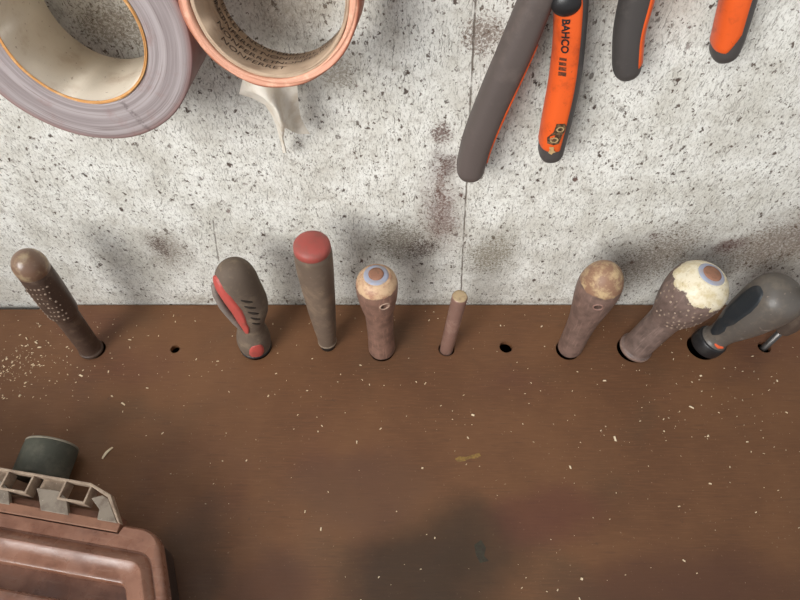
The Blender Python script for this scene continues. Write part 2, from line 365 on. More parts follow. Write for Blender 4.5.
def text_mesh(body, size, fn, res=3, bold=0.0):
    cu = bpy.data.curves.new('t', 'FONT'); cu.body = body; cu.size = size; cu.resolution_u = res; cu.align_x = 'LEFT'; cu.offset = bold * size
    o = bpy.data.objects.new('t', cu); C.objects.link(o); dg = bpy.context.evaluated_depsgraph_get(); dg.update()
    me = bpy.data.meshes.new_from_object(o.evaluated_get(dg)); bpy.data.objects.remove(o)
    bm = bmesh.new(); bm.from_mesh(me); bmesh.ops.triangulate(bm, faces=bm.faces[:]); bmesh.ops.subdivide_edges(bm, edges=[e for e in bm.edges if e.calc_length() > size * .3], cuts=2)
    for v in bm.verts: v.co = fn(v.co.x, v.co.y)
    bm.to_mesh(me); bm.free(); return me
bmt = bmesh.new()
for row, (a0, zc) in enumerate(((166, -.036), (228, -.0365), (192, -.0270), (246, -.0275), (205, -.0180), (262, -.0185), (150, -.0270), (216, -.0095), (300, -.0360), (300, -.0270))):
    me = text_mesh('NONFERRET', .0074, lambda x, y: Vector(((RiB - .0004) * math.cos(R_(a0) + x * .78 / RiB), (RiB - .0004) * math.sin(R_(a0) + x * .78 / RiB), zc - y)))
    bmt.from_mesh(me)
bmt.to_mesh(me); bmt.free()
o = link('printed_lettering', me, ink, tB, smooth=False); o['label'] = 'faded black lettering on the cardboard core'
# torn loose end, creased lengthwise
k = NM('cream_tape_film'); tr = k.n('ShaderNodeBsdfTranslucent'); tr.inputs[0].default_value = srgb(232, 222, 204)
k.done(k.mix(k.step(k.noise(120, 4), .4, .65), srgb(240, 233, 220), srgb(222, 210, 190)), .4, k.noise(150, 3), .4, .001)
mx = k.n('ShaderNodeMixShader'); mx.inputs[0].default_value = .15; out = k.t.nodes['Material Output']
k.t.links.new(k.b.outputs[0], mx.inputs[1]); k.t.links.new(tr.outputs[0], mx.inputs[2]); k.t.links.new(mx.outputs[0], out.inputs[0]); film = k.m
bm = bmesh.new()
rows = [  # (px, py, distance from wall) from left edge over the crease to the right edge
    [(243, 78, .028), (247, 79, .030), (259, 80, .032), (271, 82, .030), (283, 83, .025), (297, 82, .023)],
    [(239, 94, .027), (245, 90, .029), (258, 93, .034), (271, 92, .032), (285, 94, .024), (298, 97, .021)],
    [(252, 98, .026), (257, 95, .030), (266, 99, .035), (274, 102, .034), (287, 105, .023), (299, 108, .019)],
    [(265, 105, .025), (268, 102, .030), (274, 108, .035), (278, 111, .035), (290, 114, .021), (301, 118, .017)],
    [(272, 116, .022), (275, 114, .028), (279, 118, .034), (281, 121, .034), (294, 125, .019), (305, 126, .015)],
    [(276, 126, .018), (279, 126, .024), (281, 128, .030), (285, 128, .029), (298, 134, .017), (310, 134, .014)]]
g = [[bm.verts.new(on_wall(*p)) for p in r] for r in rows]
for a, b in zip(g, g[1:]):
    for j in range(5): bm.faces.new((a[j], a[j + 1], b[j + 1], b[j]))
low = [g[-1][:4]] + [[bm.verts.new(on_wall(x + dx, y, d)) for dx, d in ((-1.6, d0), (0, d0 + .004), (1.2, d0 + .006), (2.2, d0 + .004))] for x, y, d0 in ((281, 138, .013), (283.5, 147, .009), (284.5, 153, .007))]
for a, b in zip(low, low[1:]):
    for j in range(3): bm.faces.new((a[j], a[j + 1], b[j + 1], b[j]))
bmesh.ops.subdivide_edges(bm, edges=bm.edges[:], cuts=1, use_grid_fill=True, smooth=.3)
bm.transform(tB.matrix_world.inverted())
o = link('loose_end', bm_mesh(bm), film, tB); o['label'] = 'creased cream coloured loose end of the tape'

# ------------------------------------------------------------------ pliers
class Grip:
    """swept plier handle in a plane parallel to the wall: stations (px centre x, y, half width px) from the top down to the tip"""
    def __init__(s, st, d, thick, ext=None):
        P = []
        for x, y, hw in st:
            c = on_wall(x, y, d); dep = (c - CAM).dot(AF) / FPX; P.append((Vector((c.x, c.z)), hw * dep))
        if ext: P = ext + P
        s.d = d; s.P = []
        n = len(P); tt = [0.0]
        for p, q in zip(P, P[1:]): tt.append(tt[-1] + max((q[0] - p[0]).length, 1e-5))
        def tan(i, c):
            lo, hi = max(i - 1, 0), min(i + 1, n - 1); return (P[hi][c] - P[lo][c]) / (tt[hi] - tt[lo])
        for i in range(n - 1):
            hseg = tt[i + 1] - tt[i]; steps = max(2, int(hseg / .002))
            for q in range(steps):
                t = q / steps; h00, h10, h01, h11 = 2 * t ** 3 - 3 * t * t + 1, t ** 3 - 2 * t * t + t, -2 * t ** 3 + 3 * t * t, t ** 3 - t * t
                s.P.append(tuple(P[i][c] * h00 + tan(i, c) * (hseg * h10) + P[i + 1][c] * h01 + tan(i + 1, c) * (hseg * h11) for c in (0, 1)) + (thick,))
        s.P.append((P[-1][0], P[-1][1], thick))
        # rounded tip
        c, a, _ = s.P[-1]; dirv = (s.P[-1][0] - s.P[-3][0]).normalized()
        for i in range(1, 9):
            an = math.pi / 2 * i / 8; s.P.append((c + dirv * a * 1.05 * math.sin(an), max(a * math.cos(an), a * .03), thick * max(math.cos(an) ** .8, .05)))
        s.L = [0]
        for p, q in zip(s.P, s.P[1:]): s.L.append(s.L[-1] + (q[0] - p[0]).length)
    def at(s, i, phi, off=0.0):
        c, a, b = s.P[i]; j = min(max(i, 1), len(s.P) - 2); t = (s.P[j + 1][0] - s.P[j - 1][0]).normalized(); nrm = Vector((-t.y, t.x))  # lateral; +x side for a downward path
        if nrm.x < 0: nrm = -nrm
        cs, sn = math.cos(phi), math.sin(phi); e = 2 / 2.5
        X = (a + off) * math.copysign(abs(cs) ** e, cs); Y = (b + off) * math.copysign(abs(sn) ** e, sn)
        p = c + nrm * X; return Vector((p.x, -s.d - Y, p.y))
    def lerp(s, l, phi, off):
        for i in range(len(s.L) - 1):
            if s.L[i + 1] >= l:
                t = (l - s.L[i]) / (s.L[i + 1] - s.L[i]); return s.at(i, phi, off).lerp(s.at(i + 1, phi, off), t)
        return s.at(len(s.P) - 1, phi, off)
    def mesh(s, seg=32):
        bm = bmesh.new(); R = [[bm.verts.new(s.at(i, 2 * math.pi * k / seg)) for k in range(seg)] for i in range(len(s.P))]
        for a, b in zip(R, R[1:]):
            for k in range(seg): bm.faces.new((a[k], a[(k + 1) % seg], b[(k + 1) % seg], b[k]))
        bm.faces.new(R[0][::-1]); bm.faces.new(R[-1]); return bm_mesh(bm)
    def inlay(s, l0, l1, fn, off=.0005, n=60, m=14):
        """fn(t) -> (phi0, phi1) degrees, 0 = right edge, 90 = front, 180 = left edge"""
        bm = bmesh.new(); R = []
        for i in range(n + 1):
            t = i / n; a, b = fn(t); row = []
            for j in range(m + 1):
                o = off if 0 < j < m and 0 < i < n else -.0004
                row.append(bm.verts.new(s.lerp(l0 + (l1 - l0) * t, R_(a + (b - a) * j / m), o)))
            R.append(row)
        for a, b in zip(R, R[1:]):
            for j in range(m): bm.faces.new((a[j], a[j + 1], b[j + 1], b[j]))
        return bm_mesh(bm)
    def flat(s, l, x, off):
        """point on the front face at length l and lateral offset x (m, to the right)"""
        i = min(range(len(s.L)), key=lambda q: abs(s.L[q] - l)); a = s.P[i][1]
        c = max(-.98, min(.98, x / a)); phi = math.acos(math.copysign(abs(c) ** (2.5 / 2), c)); return s.lerp(l, phi, off)
grip_grey = dusty('worn_grey_rubber', (92, 82, 78), (112, 100, 94), .4, 60, .55, .4, bstr=.15)
grip_dark = dusty('dark_grey_rubber', (74, 70, 68), (98, 92, 88), .4, 80, .5, .4, bstr=.15)
orange = dusty('orange_plastic', (226, 94, 38), (178, 72, 36), .45, 90, .42, .45, speck=(170, 72, 40), bstr=.15)
black = dusty('black_plastic', (34, 33, 34), (52, 50, 48), .4, 150, .4, .5)
steel = dusty('dull_tool_steel', (110, 108, 106), (80, 72, 66), .5, 120, .4, .5, metal=.8)
def head(parent, cx, cz, d, s, inv):
    bm = bmesh.new()
    bmesh.ops.create_cone(bm, cap_ends=True, segments=40, radius1=.016 * s, radius2=.016 * s, depth=.012, matrix=Matrix.Translation((cx, -d, cz)) @ Matrix.Rotation(R_(90), 4, 'X'))
    bm.transform(inv); link('joint', bm_mesh(bm), steel, parent, smooth=False)
    bm = bmesh.new(); bmesh.ops.create_cone(bm, cap_ends=True, segments=28, radius1=.006 * s, radius2=.0055 * s, depth=.015, matrix=Matrix.Translation((cx, -d, cz)) @ Matrix.Rotation(R_(90), 4, 'X'))
    bm.transform(inv); link('rivet', bm_mesh(bm), steel, parent, smooth=False)
    for sg in (-1, 1):
        bm = bmesh.new(); pts = [(cx + sg * .0006, cz + .008), (cx + sg * .014 * s, cz + .008), (cx + sg * .015 * s, cz + .022 * s), (cx + sg * .009 * s, cz + .045 * s), (cx + sg * .004, cz + .062 * s), (cx + sg * .0006, cz + .062 * s)]
        a = [bm.verts.new((x, -d - .005, z)) for x, z in pts]; b = [bm.verts.new((x, -d + .005, z)) for x, z in pts]; n = len(pts)
        bm.faces.new(a); bm.faces.new(b[::-1])
        for i in range(n): bm.faces.new((a[i], b[i], b[(i + 1) % n], a[(i + 1) % n]))
        bm.transform(inv); bevel(link('jaw', bm_mesh(bm), steel, parent, smooth=False), .0008)
def pliers(label, left, right, d, thick, pivot, s):
    root = thing('pliers', label, 'pliers', Matrix.Translation((pivot.x, -d, pivot.y)), 'pliers hanging on the wall'); inv = root.matrix_world.inverted()
    G = []
    for sg, st, mat in ((-1, left, grip_grey if s > 1 else grip_dark), (1, right, grip_dark)):
        ext = [(pivot + Vector((sg * .004, -.006)), .005 * s), (pivot + Vector((sg * .010 * s, -.022 * s)), .0062 * s)]
        g = Grip(st, d, thick, ext); me = g.mesh(); me.transform(inv); o = link('handle', me, mat, root); o['label'] = 'left handle grip' if sg < 0 else 'right handle grip'; G.append((g, o))
    head(root, pivot.x, pivot.y, d, s, inv)
    return root, inv, G
D1 = .019
top = on_wall(536, 0, D1), on_wall(571, 0, D1)
piv = Vector(((top[0].x + top[1].x) / 2 + .002, top[0].z + .052))
P1, inv, G = pliers('big pair of pliers with one brown grey and one orange handle hanging on the wall',
    [(545, -20, 17), (536, 0, 17), (518.5, 43, 17.2), (503, 97, 17), (478, 140, 15.5), (472, 163, 14)][:3] + [(495, 97, 16.6), (477.5, 140, 15.3), (471, 164, 14.2), (470.5, 167, 13.8)],
    [(572, -20, 15.5), (571.5, 0, 16.2), (569.5, 40, 15.2), (565, 80, 15), (558, 115, 14.3), (552.5, 140, 13), (551, 148, 12.5)], D1, .0095, piv, 1.1)
g, gl = G[0]; Lg = g.L[-1]
me = g.inlay(Lg * .40, Lg * .90, lambda t: (-20 * min(1, 3 * t + .2), 48 - 18 * abs(2 * t - 1))); me.transform(inv); o = link('inlay', me, orange, gl); o['label'] = 'orange strip along the inner edge'
g, gr = G[1]; Lg = g.L[-1]
me = g.inlay(Lg * .20, Lg - .0125, lambda t: (58 + 8 * t, 205)); me.transform(inv); o = link('inlay', me, orange, gr); o['label'] = 'orange front of the right handle'
def on_grip(g, l0, x0, inv, off=.0009):
    # text runs down the handle: text x -> length, text y -> to the right
    return lambda x, y: inv @ g.flat(l0 + x, x0 + y, off)
l_at = lambda g, z: min(range(len(g.L)), key=lambda q: abs(g.P[q][0].y - z))
L0 = g.L[l_at(g, on_wall(565, 22, D1).z)]
L0 -= .0075
me = text_mesh('BAHCO', .0044, lambda x, y: on_grip(g, L0, -.0050, inv)(x * 1.22, y), bold=.03); o = link('lettering', me, black, gr, smooth=False); o['label'] = 'black lettering down the orange handle'
bm = bmesh.new()
for i, (x, h_, w_) in enumerate(((.0215, .0030, .0016), (.0240, .0030, .0020), (.0268, .0032, .0022), (.0298, .0034, .0024))):
    v = [bm.verts.new(inv @ g.flat(L0 + x + a * w_, -.0054 + b * h_, .0009)) for a, b in ((0, 0), (1, 0), (1, 1), (0, 1))]; bm.faces.new(v)
link('lettering', bm_mesh(bm), dusty('worn_black_print', (88, 52, 36), (200, 90, 44), .5, 600), gr, smooth=False)
Lb = g.L[l_at(g, on_wall(556, 113, D1).z)]
bm = bmesh.new(); ol = [(0, -.0012), (0, .0030), (.0018, .0040), (.006, .0038), (.0080, .0030), (.0105, .0028), (.0145, .0022), (.0155, -.0004), (.0150, -.0036), (.0110, -.0042), (.0082, -.0030), (.0060, -.0018)]
c0 = bm.verts.new(inv @ g.flat(Lb + .0078, 0, .0009)); vs = [bm.verts.new(inv @ g.flat(Lb + a, b - .0012, .0009)) for a, b in ol]
for a, b in zip(vs, vs[1:] + vs[:1]): bm.faces.new((c0, a, b))
o = link('badge', bm_mesh(bm), dusty('worn_dark_badge', (64, 48, 38), (150, 120, 84), .55, 500, .5), gr, smooth=False); o['label'] = 'worn dark badge near the tip'
for (lo, xo, rr) in ((.0036, .0000, .0020), (.0114, -.0018, .0021)):
    bm = bmesh.new(); n = 18
    a = [bm.verts.new(inv @ g.flat(Lb + lo + rr * math.cos(6.283 * i / n), xo + rr * math.sin(6.283 * i / n), .0013)) for i in range(n)]
    b = [bm.verts.new(inv @ g.flat(Lb + lo + rr * .6 * math.cos(6.283 * i / n), xo + rr * .6 * math.sin(6.283 * i / n), .0013)) for i in range(n)]
    for i in range(n): bm.faces.new((a[i], a[(i + 1) % n], b[(i + 1) % n], b[i]))
    link('badge_ring', bm_mesh(bm), dusty('worn_gold_print', (176, 150, 108), (96, 74, 54), .5, 700), bpy.data.objects[o.name], smooth=False)
bm = bmesh.new(); vs = [bm.verts.new(inv @ g.flat(Lb + a, b, .0012)) for a, b in ((.0168, -.0034), (.0165, -.0012), (.0192, -.0008), (.0205, .0004), (.0212, -.0010), (.0225, -.0016), (.0212, -.0034), (.0190, -.0030))]
bm.faces.new(vs); o = link('paint_fleck', bm_mesh(bm), dusty('tan_fleck', (190, 156, 108), (120, 100, 80), .4, 500), gr, smooth=False)
# return spring stub between the handles
bm = bmesh.new(); c = on_wall(564, -6, D1)
bmesh.ops.create_uvsphere(bm, u_segments=24, v_segments=14, radius=1, matrix=Matrix.Translation((c.x, -D1 - .008, c.z)) @ Matrix.Diagonal((.0072, .0045, .0062, 1)))
bm.transform(inv); o = link('thumb_latch', bm_mesh(bm), black, P1); o['label'] = 'black latch knob'
D2 = .017
t0, t1 = on_wall(636, 0, D2), on_wall(738, 0, D2)
piv2 = Vector(((t0.x + t1.x) / 2, t0.z + .10))
P2, inv2, G = pliers('smaller orange and black pliers at the upper right, handles spread apart',
    [(644, -25, 15.5), (636, 0, 15.8), (629, 30, 14.6), (627, 55, 14), (626.8, 65, 13.6)],
    [(746, -25, 16), (738.5, 0, 16), (729, 35, 14.6), (725, 47, 13.6)], D2, .0085, piv2, 1.0)
g, gl = G[0]; Lg = g.L[-1]
me = g.inlay(Lg * .12, Lg * .94, lambda t: (-30, 72 - 10 * t)); me.transform(inv2); o = link('inlay', me, orange, gl); o['label'] = 'orange strip along the inner edge'
g, gr = G[1]; Lg = g.L[-1]
me = g.inlay(Lg * .12, Lg - .0085, lambda t: (70 + (30 * max(0, t - .9) * 10), 215)); me.transform(inv2); o = link('inlay', me, orange, gr); o['label'] = 'orange front of the right handle'

# ------------------------------------------------------------------ tools standing in the holes
def painted(name, wood, paint, z0, amp, scale, paint2=None, rough=.5):
    """worn wood with paint left on the upper end, a ragged border at height z0"""
    k = NM(name); o = k.sep()
    n = k.noise(scale, 5, .62); h = k.math('ADD', o[2], k.math('MULTIPLY', k.math('SUBTRACT', n, .5), amp))
    f = k.step(h, z0 - .0006, z0 + .0006)
    wd = k.mix(k.step(k.noise(90, 5, .65), .38, .66), srgb(*wood), srgb(*[c * .8 for c in wood])); wd = k.mix(k.step(k.noise(1, 4, .6, k.mapv((500, 500, 50))), .52, .7, 0, .5), wd, srgb(*[min(255, c * 1.25) for c in wood]))
    pt = k.mix(k.step(k.noise(150, 6, .7), .42, .66), srgb(*paint), srgb(*(paint2 or [c * .82 for c in paint])))
    pt = k.mix(k.step(k.noise(420, 5, .7), .60, .68, 0, .7), pt, srgb(140, 112, 80))
    return k.done(k.mix(f, wd, pt), rough, k.math('ADD', k.math('MULTIPLY', f, .8), k.noise(300, 5, .7)), .3, .0004)
def dots(bm, prof, zs, ths, r, mat, mod=None, jit=0):
    rnd = random.Random(4)
    for i, z in enumerate(zs):
        for th in ths:
            if rnd.random() < jit: continue
            a = R_(th + (5 if i % 2 else 0)); p = surf(prof, z, a, .0001, mod); nrm = Vector((math.cos(a), math.sin(a), 0)); t = Vector((-math.sin(a), math.cos(a), 0))
            rr = r * rnd.uniform(.7, 1.15); c = bm.verts.new(p + nrm * .00045)
            ring = [bm.verts.new(p + t * rr * math.cos(q) + Vector((0, 0, 1)) * rr * 1.2 * math.sin(q)) for q in [6.283 * m / 8 for m in range(8)]]
            for u, v in zip(ring, ring[1:] + ring[:1]): bm.faces.new((c, u, v)).material_index = mat
def cap_disc(z0, r0, z1, rin=0, n=6):
    return [(z0, r0)] + dome(z0, r0, z1, n)
lobes = lambda n, amt, lo, hi, ph=0: (lambda th, z: 1 + (amt * math.cos(n * (th - ph)) if lo < z < hi else 0) * max(0, min(1, (z - lo) / .012, (hi - z) / .012)))
dotpaint = dusty('worn_pale_dots', (166, 146, 128), (128, 106, 90), .5, 400)

# A: brass capped dotted handle on the far left
B, P, L, M = T['A']; r = thing('screwdriver', 'slim screwdriver with brass domed cap and dotted brown grip, leftmost on the bench', 'screwdriver', M, 'screwdrivers standing along the back of the bench')
prof = smooth_prof([(0, .0094), (.0015, .0099), (.0034, .0098), (.0044, .0090), (.03, .0089), (.058, .0092), (.0605, .0102), (.064, .0110), (.09, .0115), (L - .021, .0112), (L - .0185, .0108)], 6)
bm = lathe_bm(prof, 60, mod := lobes(6, .035, .062, L - .02)); dots(bm, prof, [.065 + .0058 * i for i in range(8)], [185 + 14 * i for i in range(10)], .00085, 1, mod, .15)
link('handle', bm_mesh(bm), [dusty('dark_brown_dusty_grip', (78, 60, 50), (106, 86, 72), .5, 110, .5, .45, speck=(140, 120, 98)), dotpaint], r)
pc = [(L - .0186, .0106), (L - .018, .0112)] + [(L - .013, .0114)] + dome(L - .013, .0114, L)
link('cap', bm_mesh(lathe_bm(pc)), dusty('tarnished_brass', (124, 96, 78), (184, 164, 130), .6, 90, .3, .6, speck=(120, 84, 66)), r)
# B: stubby tool with a curved red stripe
B, P, L, M = T['B']; r = thing('screwdriver', 'stubby grey brown hand tool with curved red stripe and red spot at its foot', 'screwdriver', M, 'screwdrivers standing along the back of the bench')
prof = smooth_prof([(0, .0112), (.003, .0130), (.012, .0140), (.022, .0130), (.034, .0108), (.044, .0112), (.058, .0134), (.075, .0142), (.095, .0144)], 8) + dome(.095, .0144, L - .002, 12, p=2.6)[0:]
mod = lambda th, z: 1 + (.06 * math.cos(2 * (th - .6)) if z > .05 else 0) * max(0, min(1, (z - .05) / .02))
bm = lathe_bm(prof, 56, mod)
gb = dusty('dusty_grey_brown_rubber', (108, 94, 82), (138, 121, 102), .5, 90, .75, .25)
for i in range(5):
    patch_bm(prof, [(.091 - i * .0080, 282, .0005), (.0865 - i * .0080, 297, .0017), (.083 - i * .0080, 314, .0005)], .0006, mod, 12, 4, bm, 1)
link('handle', bm_mesh(bm), [gb, dusty('dark_groove', (58, 50, 44), (76, 66, 58), .4, 200)], r)
red = dusty('dull_red_plastic', (188, 84, 76), (160, 88, 78), .4, 120, .5, .4)
o = link('stripe', bm_mesh(patch_bm(prof, [(.1070, 196, .0040), (.105, 222, .0050), (.094, 243, .0056), (.078, 250, .0058), (.060, 249, .0044), (.038, 262, .0024)], .0012, mod, 48, 8)), red, r); o['label'] = 'curved red stripe'
o = link('foot_spot', bm_mesh(patch_bm(prof, [(.0040, 284, .0052), (.010, 287, .0074), (.016, 290, .0070), (.0225, 293, .0040)], .0007, None, 20, 8)), red, r); o['label'] = 'red spot at the foot'
def tube_bm(pts, rad, seg=14, flat=1.0):
    bm = bmesh.new(); R = []
    for i, p in enumerate(pts):
        t = (pts[min(i + 1, len(pts) - 1)] - pts[max(i - 1, 0)]).normalized(); x = t.orthogonal().normalized(); y = t.cross(x)
        rr = rad[i] if isinstance(rad, list) else rad
        R.append([bm.verts.new(p + x * rr * math.cos(6.283 * k / seg) + y * rr * flat * math.sin(6.283 * k / seg)) for k in range(seg)])
    for a, b in zip(R, R[1:]):
        for k in range(seg): bm.faces.new((a[k], a[(k + 1) % seg], b[(k + 1) % seg], b[k]))
    bm.faces.new(R[0][::-1]); bm.faces.new(R[-1]); return bm
pts = [surf(prof, z, R_(a), off, mod) for z, a, off in ((.101, 200, -.002), (.098, 206, .0012), (.090, 211, .0024), (.078, 216, .0030), (.066, 218, .0022), (.054, 224, .0012), (.046, 232, .0002), (.041, 240, -.002))]
o = link('side_loop', bm_mesh(tube_bm(pts, [.0020, .0024, .0028, .0030, .0030, .0027, .0023, .0018])), dusty('grey_loop', (128, 116, 108), (150, 138, 128), .5, 200), r); o['label'] = 'grey side loop'
o = link('slot', bm_mesh(patch_bm(prof, [(.0990, 200, .0022), (.0950, 210, .0036), (.089, 219, .0022)], .0009, mod, 14, 6)), black, r); o['label'] = 'dark slot under the stripe'
link('ferrule', bm_mesh(lathe_bm([(0, .0128), (.0006, .0134), (.0026, .0136), (.0034, .0128)])), black, r)
for ch in [r] + list(r.children):
    if ch.type == 'MESH':
        for v in ch.data.vertices: v.co.x += .0048 * math.exp(-((v.co.z - .062) / .026) ** 2)
# C: red capped handle
B, P, L, M = T['C']; r = thing('screwdriver', 'tall grey brown screwdriver with a round red end cap', 'screwdriver', M, 'screwdrivers standing along the back of the bench')
prof = smooth_prof([(.0065, .0070), (.0085, .0077), (.0100, .0076), (.03, .0092), (.055, .0108), (.085, .0122), (.110, .0132), (L - .012, .0132), (L - .0085, .0124)], 8)
mod = lobes(3, .045, .03, L - .016, .9)
link('handle', bm_mesh(lathe_bm(prof, 60, mod)), dusty('grey_brown_rubber', (108, 92, 79), (136, 116, 97), .6, 70, .6, .35, speck=(140, 124, 104)), r)
link('cap', bm_mesh(lathe_bm([(L - .0095, .0118), (L - .0085, .0128), (L - .0050, .0126)] + dome(L - .0050, .0126, L, 9, p=2.0), 56)), dusty('faded_red_cap', (172, 84, 76), (150, 92, 82), .5, 140, .5, .4), r)
link('collar', bm_mesh(lathe_bm([(.0062, .0072), (.0068, .0079), (.0084, .0079), (.0090, .0072)])), dusty('pale_collar', (150, 134, 116), (110, 96, 82), .4, 200), r)
link('ferrule', bm_mesh(lathe_bm([(0, .0066), (.0070, .0068)])), black, r)
def cut_cross(h_, M, pz, pa, rad):
    c = cyl_cutter((0, 0, pz), (math.cos(pa), math.sin(pa), 0), rad, .06); c.data.transform(M); bpy.context.view_layer.update(); cut(h_, [c])
def ring_top(r, z, ro, rc, sag, bl, core):
    """painted ring round a wooden core on the top of a handle"""
    o = link('ring', bm_mesh(lathe_bm([(z - .0016, ro), (z - .0004, ro * .97), (z + .0002, (ro + rc) / 2), (z + .0005, rc)])), bl, r); o['label'] = 'pale blue painted ring'
    o = link('core', bm_mesh(lathe_bm([(z - .001, rc), (z + .0010, rc * .98), (z + .0016, rc * .8), (z + .0018, rc * .3)])), core, r); o['label'] = 'brown core end'
blue = dusty('pale_blue_paint', (166, 172, 192), (186, 168, 152), .6, 130, .5, .4)
corem = dusty('brown_core_end', (156, 112, 90), (128, 96, 78), .5, 300, .7, .3)
# D: tan capped handle with hole
B, P, L, M = T['D']; r = thing('screwdriver', 'brown wooden handled screwdriver with cross hole, tan top and blue ring', 'screwdriver', M, 'screwdrivers standing along the back of the bench')
prof = smooth_prof([(0, .0108), (.0025, .0114), (.02, .0108), (.045, .0108), (.058, .0113), (.070, .0132), (.083, .0150), (.094, .0155), (.101, .0142), (.106, .0105), (L - .0012, .0072), (L - .0006, .002)], 8)
mod = lobes(4, .018, .05, .098, .7)
h_ = link('handle', bm_mesh(lathe_bm(prof, 56, mod)), painted('brown_handle_tan_top', (134, 102, 88), (204, 172, 138), .0975, .007, 180, (170, 126, 102)), r)
pz = .0875; pa = R_(-68); pc_ = Vector((math.cos(pa), math.sin(pa), 0))
cut_cross(h_, M, pz, pa, .0030)
def hole_rim(r, prof, z, a, rad, mat, mod=None):
    n = 24; bm = bmesh.new(); R = []
    for i in range(n):
        q = 6.283 * i / n; row = []
        for rr, off in ((rad * .98, -.0004), (rad * 1.1, .0005), (rad * 1.35, .0003), (rad * 1.5, -.0003)):
            zz = z + rr * math.sin(q); row.append(bm.verts.new(surf(prof, zz, a + rr * math.cos(q) / interp(prof, zz), off, mod)))
        R.append(row)
    for i in range(n):
        for j in range(3): bm.faces.new((R[i][j], R[(i + 1) % n][j], R[(i + 1) % n][j + 1], R[i][j + 1]))
    return link('hole_rim', bm_mesh(bm), mat, r)
hole_rim(r, prof, pz, pa, .0030, dusty('worn_hole_rim', (186, 158, 138), (140, 108, 92), .4, 400), mod)
ring_top(r, L - .0010, .0092, .0056, 0, blue, corem)
# E: plain pin
B, P, L, M = T['E']; M = M.copy(); r = thing('pin_punch', 'plain thin brown metal pin standing in a hole left of an empty one', 'punch', M)
link('pin_body', bm_mesh(lathe_bm([(-.03, .0056), (0, .0057), (L - .0015, .0060), (L - .0008, .0057)])), dusty('brown_stained_steel', (136, 104, 92), (158, 128, 114), .5, 130, .40, .5, metal=.15), r)
o = link('pin_head', bm_mesh(lathe_bm([(L - .001, .0057), (L - .0003, .0055), (L, .0046)])), dusty('worn_bright_end', (188, 164, 128), (150, 122, 96), .5, 300, .4, .5), r); o['label'] = 'bright flat end'
# F: egg topped handle with hole
B, P, L, M = T['F']; r = thing('screwdriver', 'grey brown screwdriver with cross hole and scuffed egg shaped top', 'screwdriver', M, 'screwdrivers standing along the back of the bench')
prof = smooth_prof([(0, .0090), (.003, .0102), (.012, .0104), (.03, .0106), (.050, .0116), (.068, .0138), (.083, .0156), (.092, .0160)], 8) + dome(.092, .0160, L, 14, p=2.15)
h_ = link('handle', bm_mesh(lathe_bm(prof, 56)), painted('grey_brown_scuffed_top', (124, 100, 90), (142, 108, 86), .0985, .007, 130, (190, 164, 126)), r)
pz = .0885; pa = R_(-100); cut_cross(h_, M, pz, pa, .0028)
hole_rim(r, prof, pz, pa, .0028, dusty('pink_hole_rim', (150, 116, 104), (118, 90, 80), .4, 400))
# G: big cream capped dotted handle
B, P, L, M = T['G']; r = thing('screwdriver', 'fat dotted screwdriver handle with chipped cream top, blue ring and brown core', 'screwdriver', M, 'screwdrivers standing along the back of the bench')
prof = smooth_prof([(0, .0124), (.0016, .0136), (.0042, .0137), (.0056, .0124), (.012, .0122), (.035, .0123), (.050, .0128), (.057, .0148), (.066, .0180), (.078, .0206), (.089, .0216), (.098, .0205), (.1045, .0165), (L - .0022, .0110), (L - .0010, .004)], 8)
bm = lathe_bm(prof, 64, mod := lobes(6, .018, .055, .094)); dots(bm, prof, [.059 + .0050 * i for i in range(8)], [175 + 13 * i for i in range(15)], .0009, 1, mod, .4)
link('handle', bm_mesh(bm), [painted('grey_brown_cream_top', (122, 103, 95), (226, 216, 192), .0965, .030, 75, (206, 190, 152), .42), dotpaint], r)
o = link('collar', bm_mesh(lathe_bm([(.0008, .0134), (.0018, .0140), (.0038, .0140), (.0046, .0130)])), dusty('brown_collar', (132, 108, 98), (160, 136, 122), .5, 200, .4), r)
ring_top(r, L - .0016, .0102, .0068, 0, blue, corem)
# H: black and grey soft grip
B, P, L, M = T['H']; r = thing('screwdriver', 'thick dark grey screwdriver with smooth dome, black inlay and orange mark near its collar', 'screwdriver', M, 'screwdrivers standing along the back of the bench')
prof = smooth_prof([(.0125, .0120), (.016, .0105), (.024, .0108), (.036, .0138), (.050, .0170), (.066, .0192), (.078, .0200)], 8) + dome(.078, .0200, L, 14, p=2.2)
mod = lobes(4, .03, .028, .085, .8)
link('handle', bm_mesh(lathe_bm(prof, 64, mod)), dusty('dark_grey_soft_grip', (96, 90, 84), (120, 110, 98), .5, 80, .40, .5, speck=(140, 126, 112)), r)
bk = dusty('black_blue_rubber', (44, 48, 52), (62, 62, 62), .4, 120, .5, .4)
o = link('inlay', bm_mesh(patch_bm(prof, [(.020, 186, .0040), (.034, 186, .0070), (.039, 186, .0052), (.046, 184, .0086), (.066, 182, .0104), (.084, 180, .0080)], .0007, mod, 44, 10)), bk, r); o['label'] = 'black rubber inlay'
o = link('inlay', bm_mesh(patch_bm(prof, [(.030, 340, .0034), (.046, 340, .0064), (.066, 340, .0072), (.078, 340, .0050)], .0007, mod, 40, 10)), bk, r); o['label'] = 'black rubber inlay'
link('collar', bm_mesh(lathe_bm(smooth_prof([(0, .0118), (.002, .0134), (.008, .0137), (.0125, .0130), (.0138, .0112)], 5))), black, r)
o = link('collar_mark', bm_mesh(patch_bm(prof, [(.0175, 232, .0005), (.0165, 258, .0016), (.0175, 280, .0006)], .0011, None, 20, 6)), dusty('orange_mark', (226, 98, 58), (190, 96, 66), .3, 300), r); o['label'] = 'orange mark by the collar'
k_ = bmesh.new()
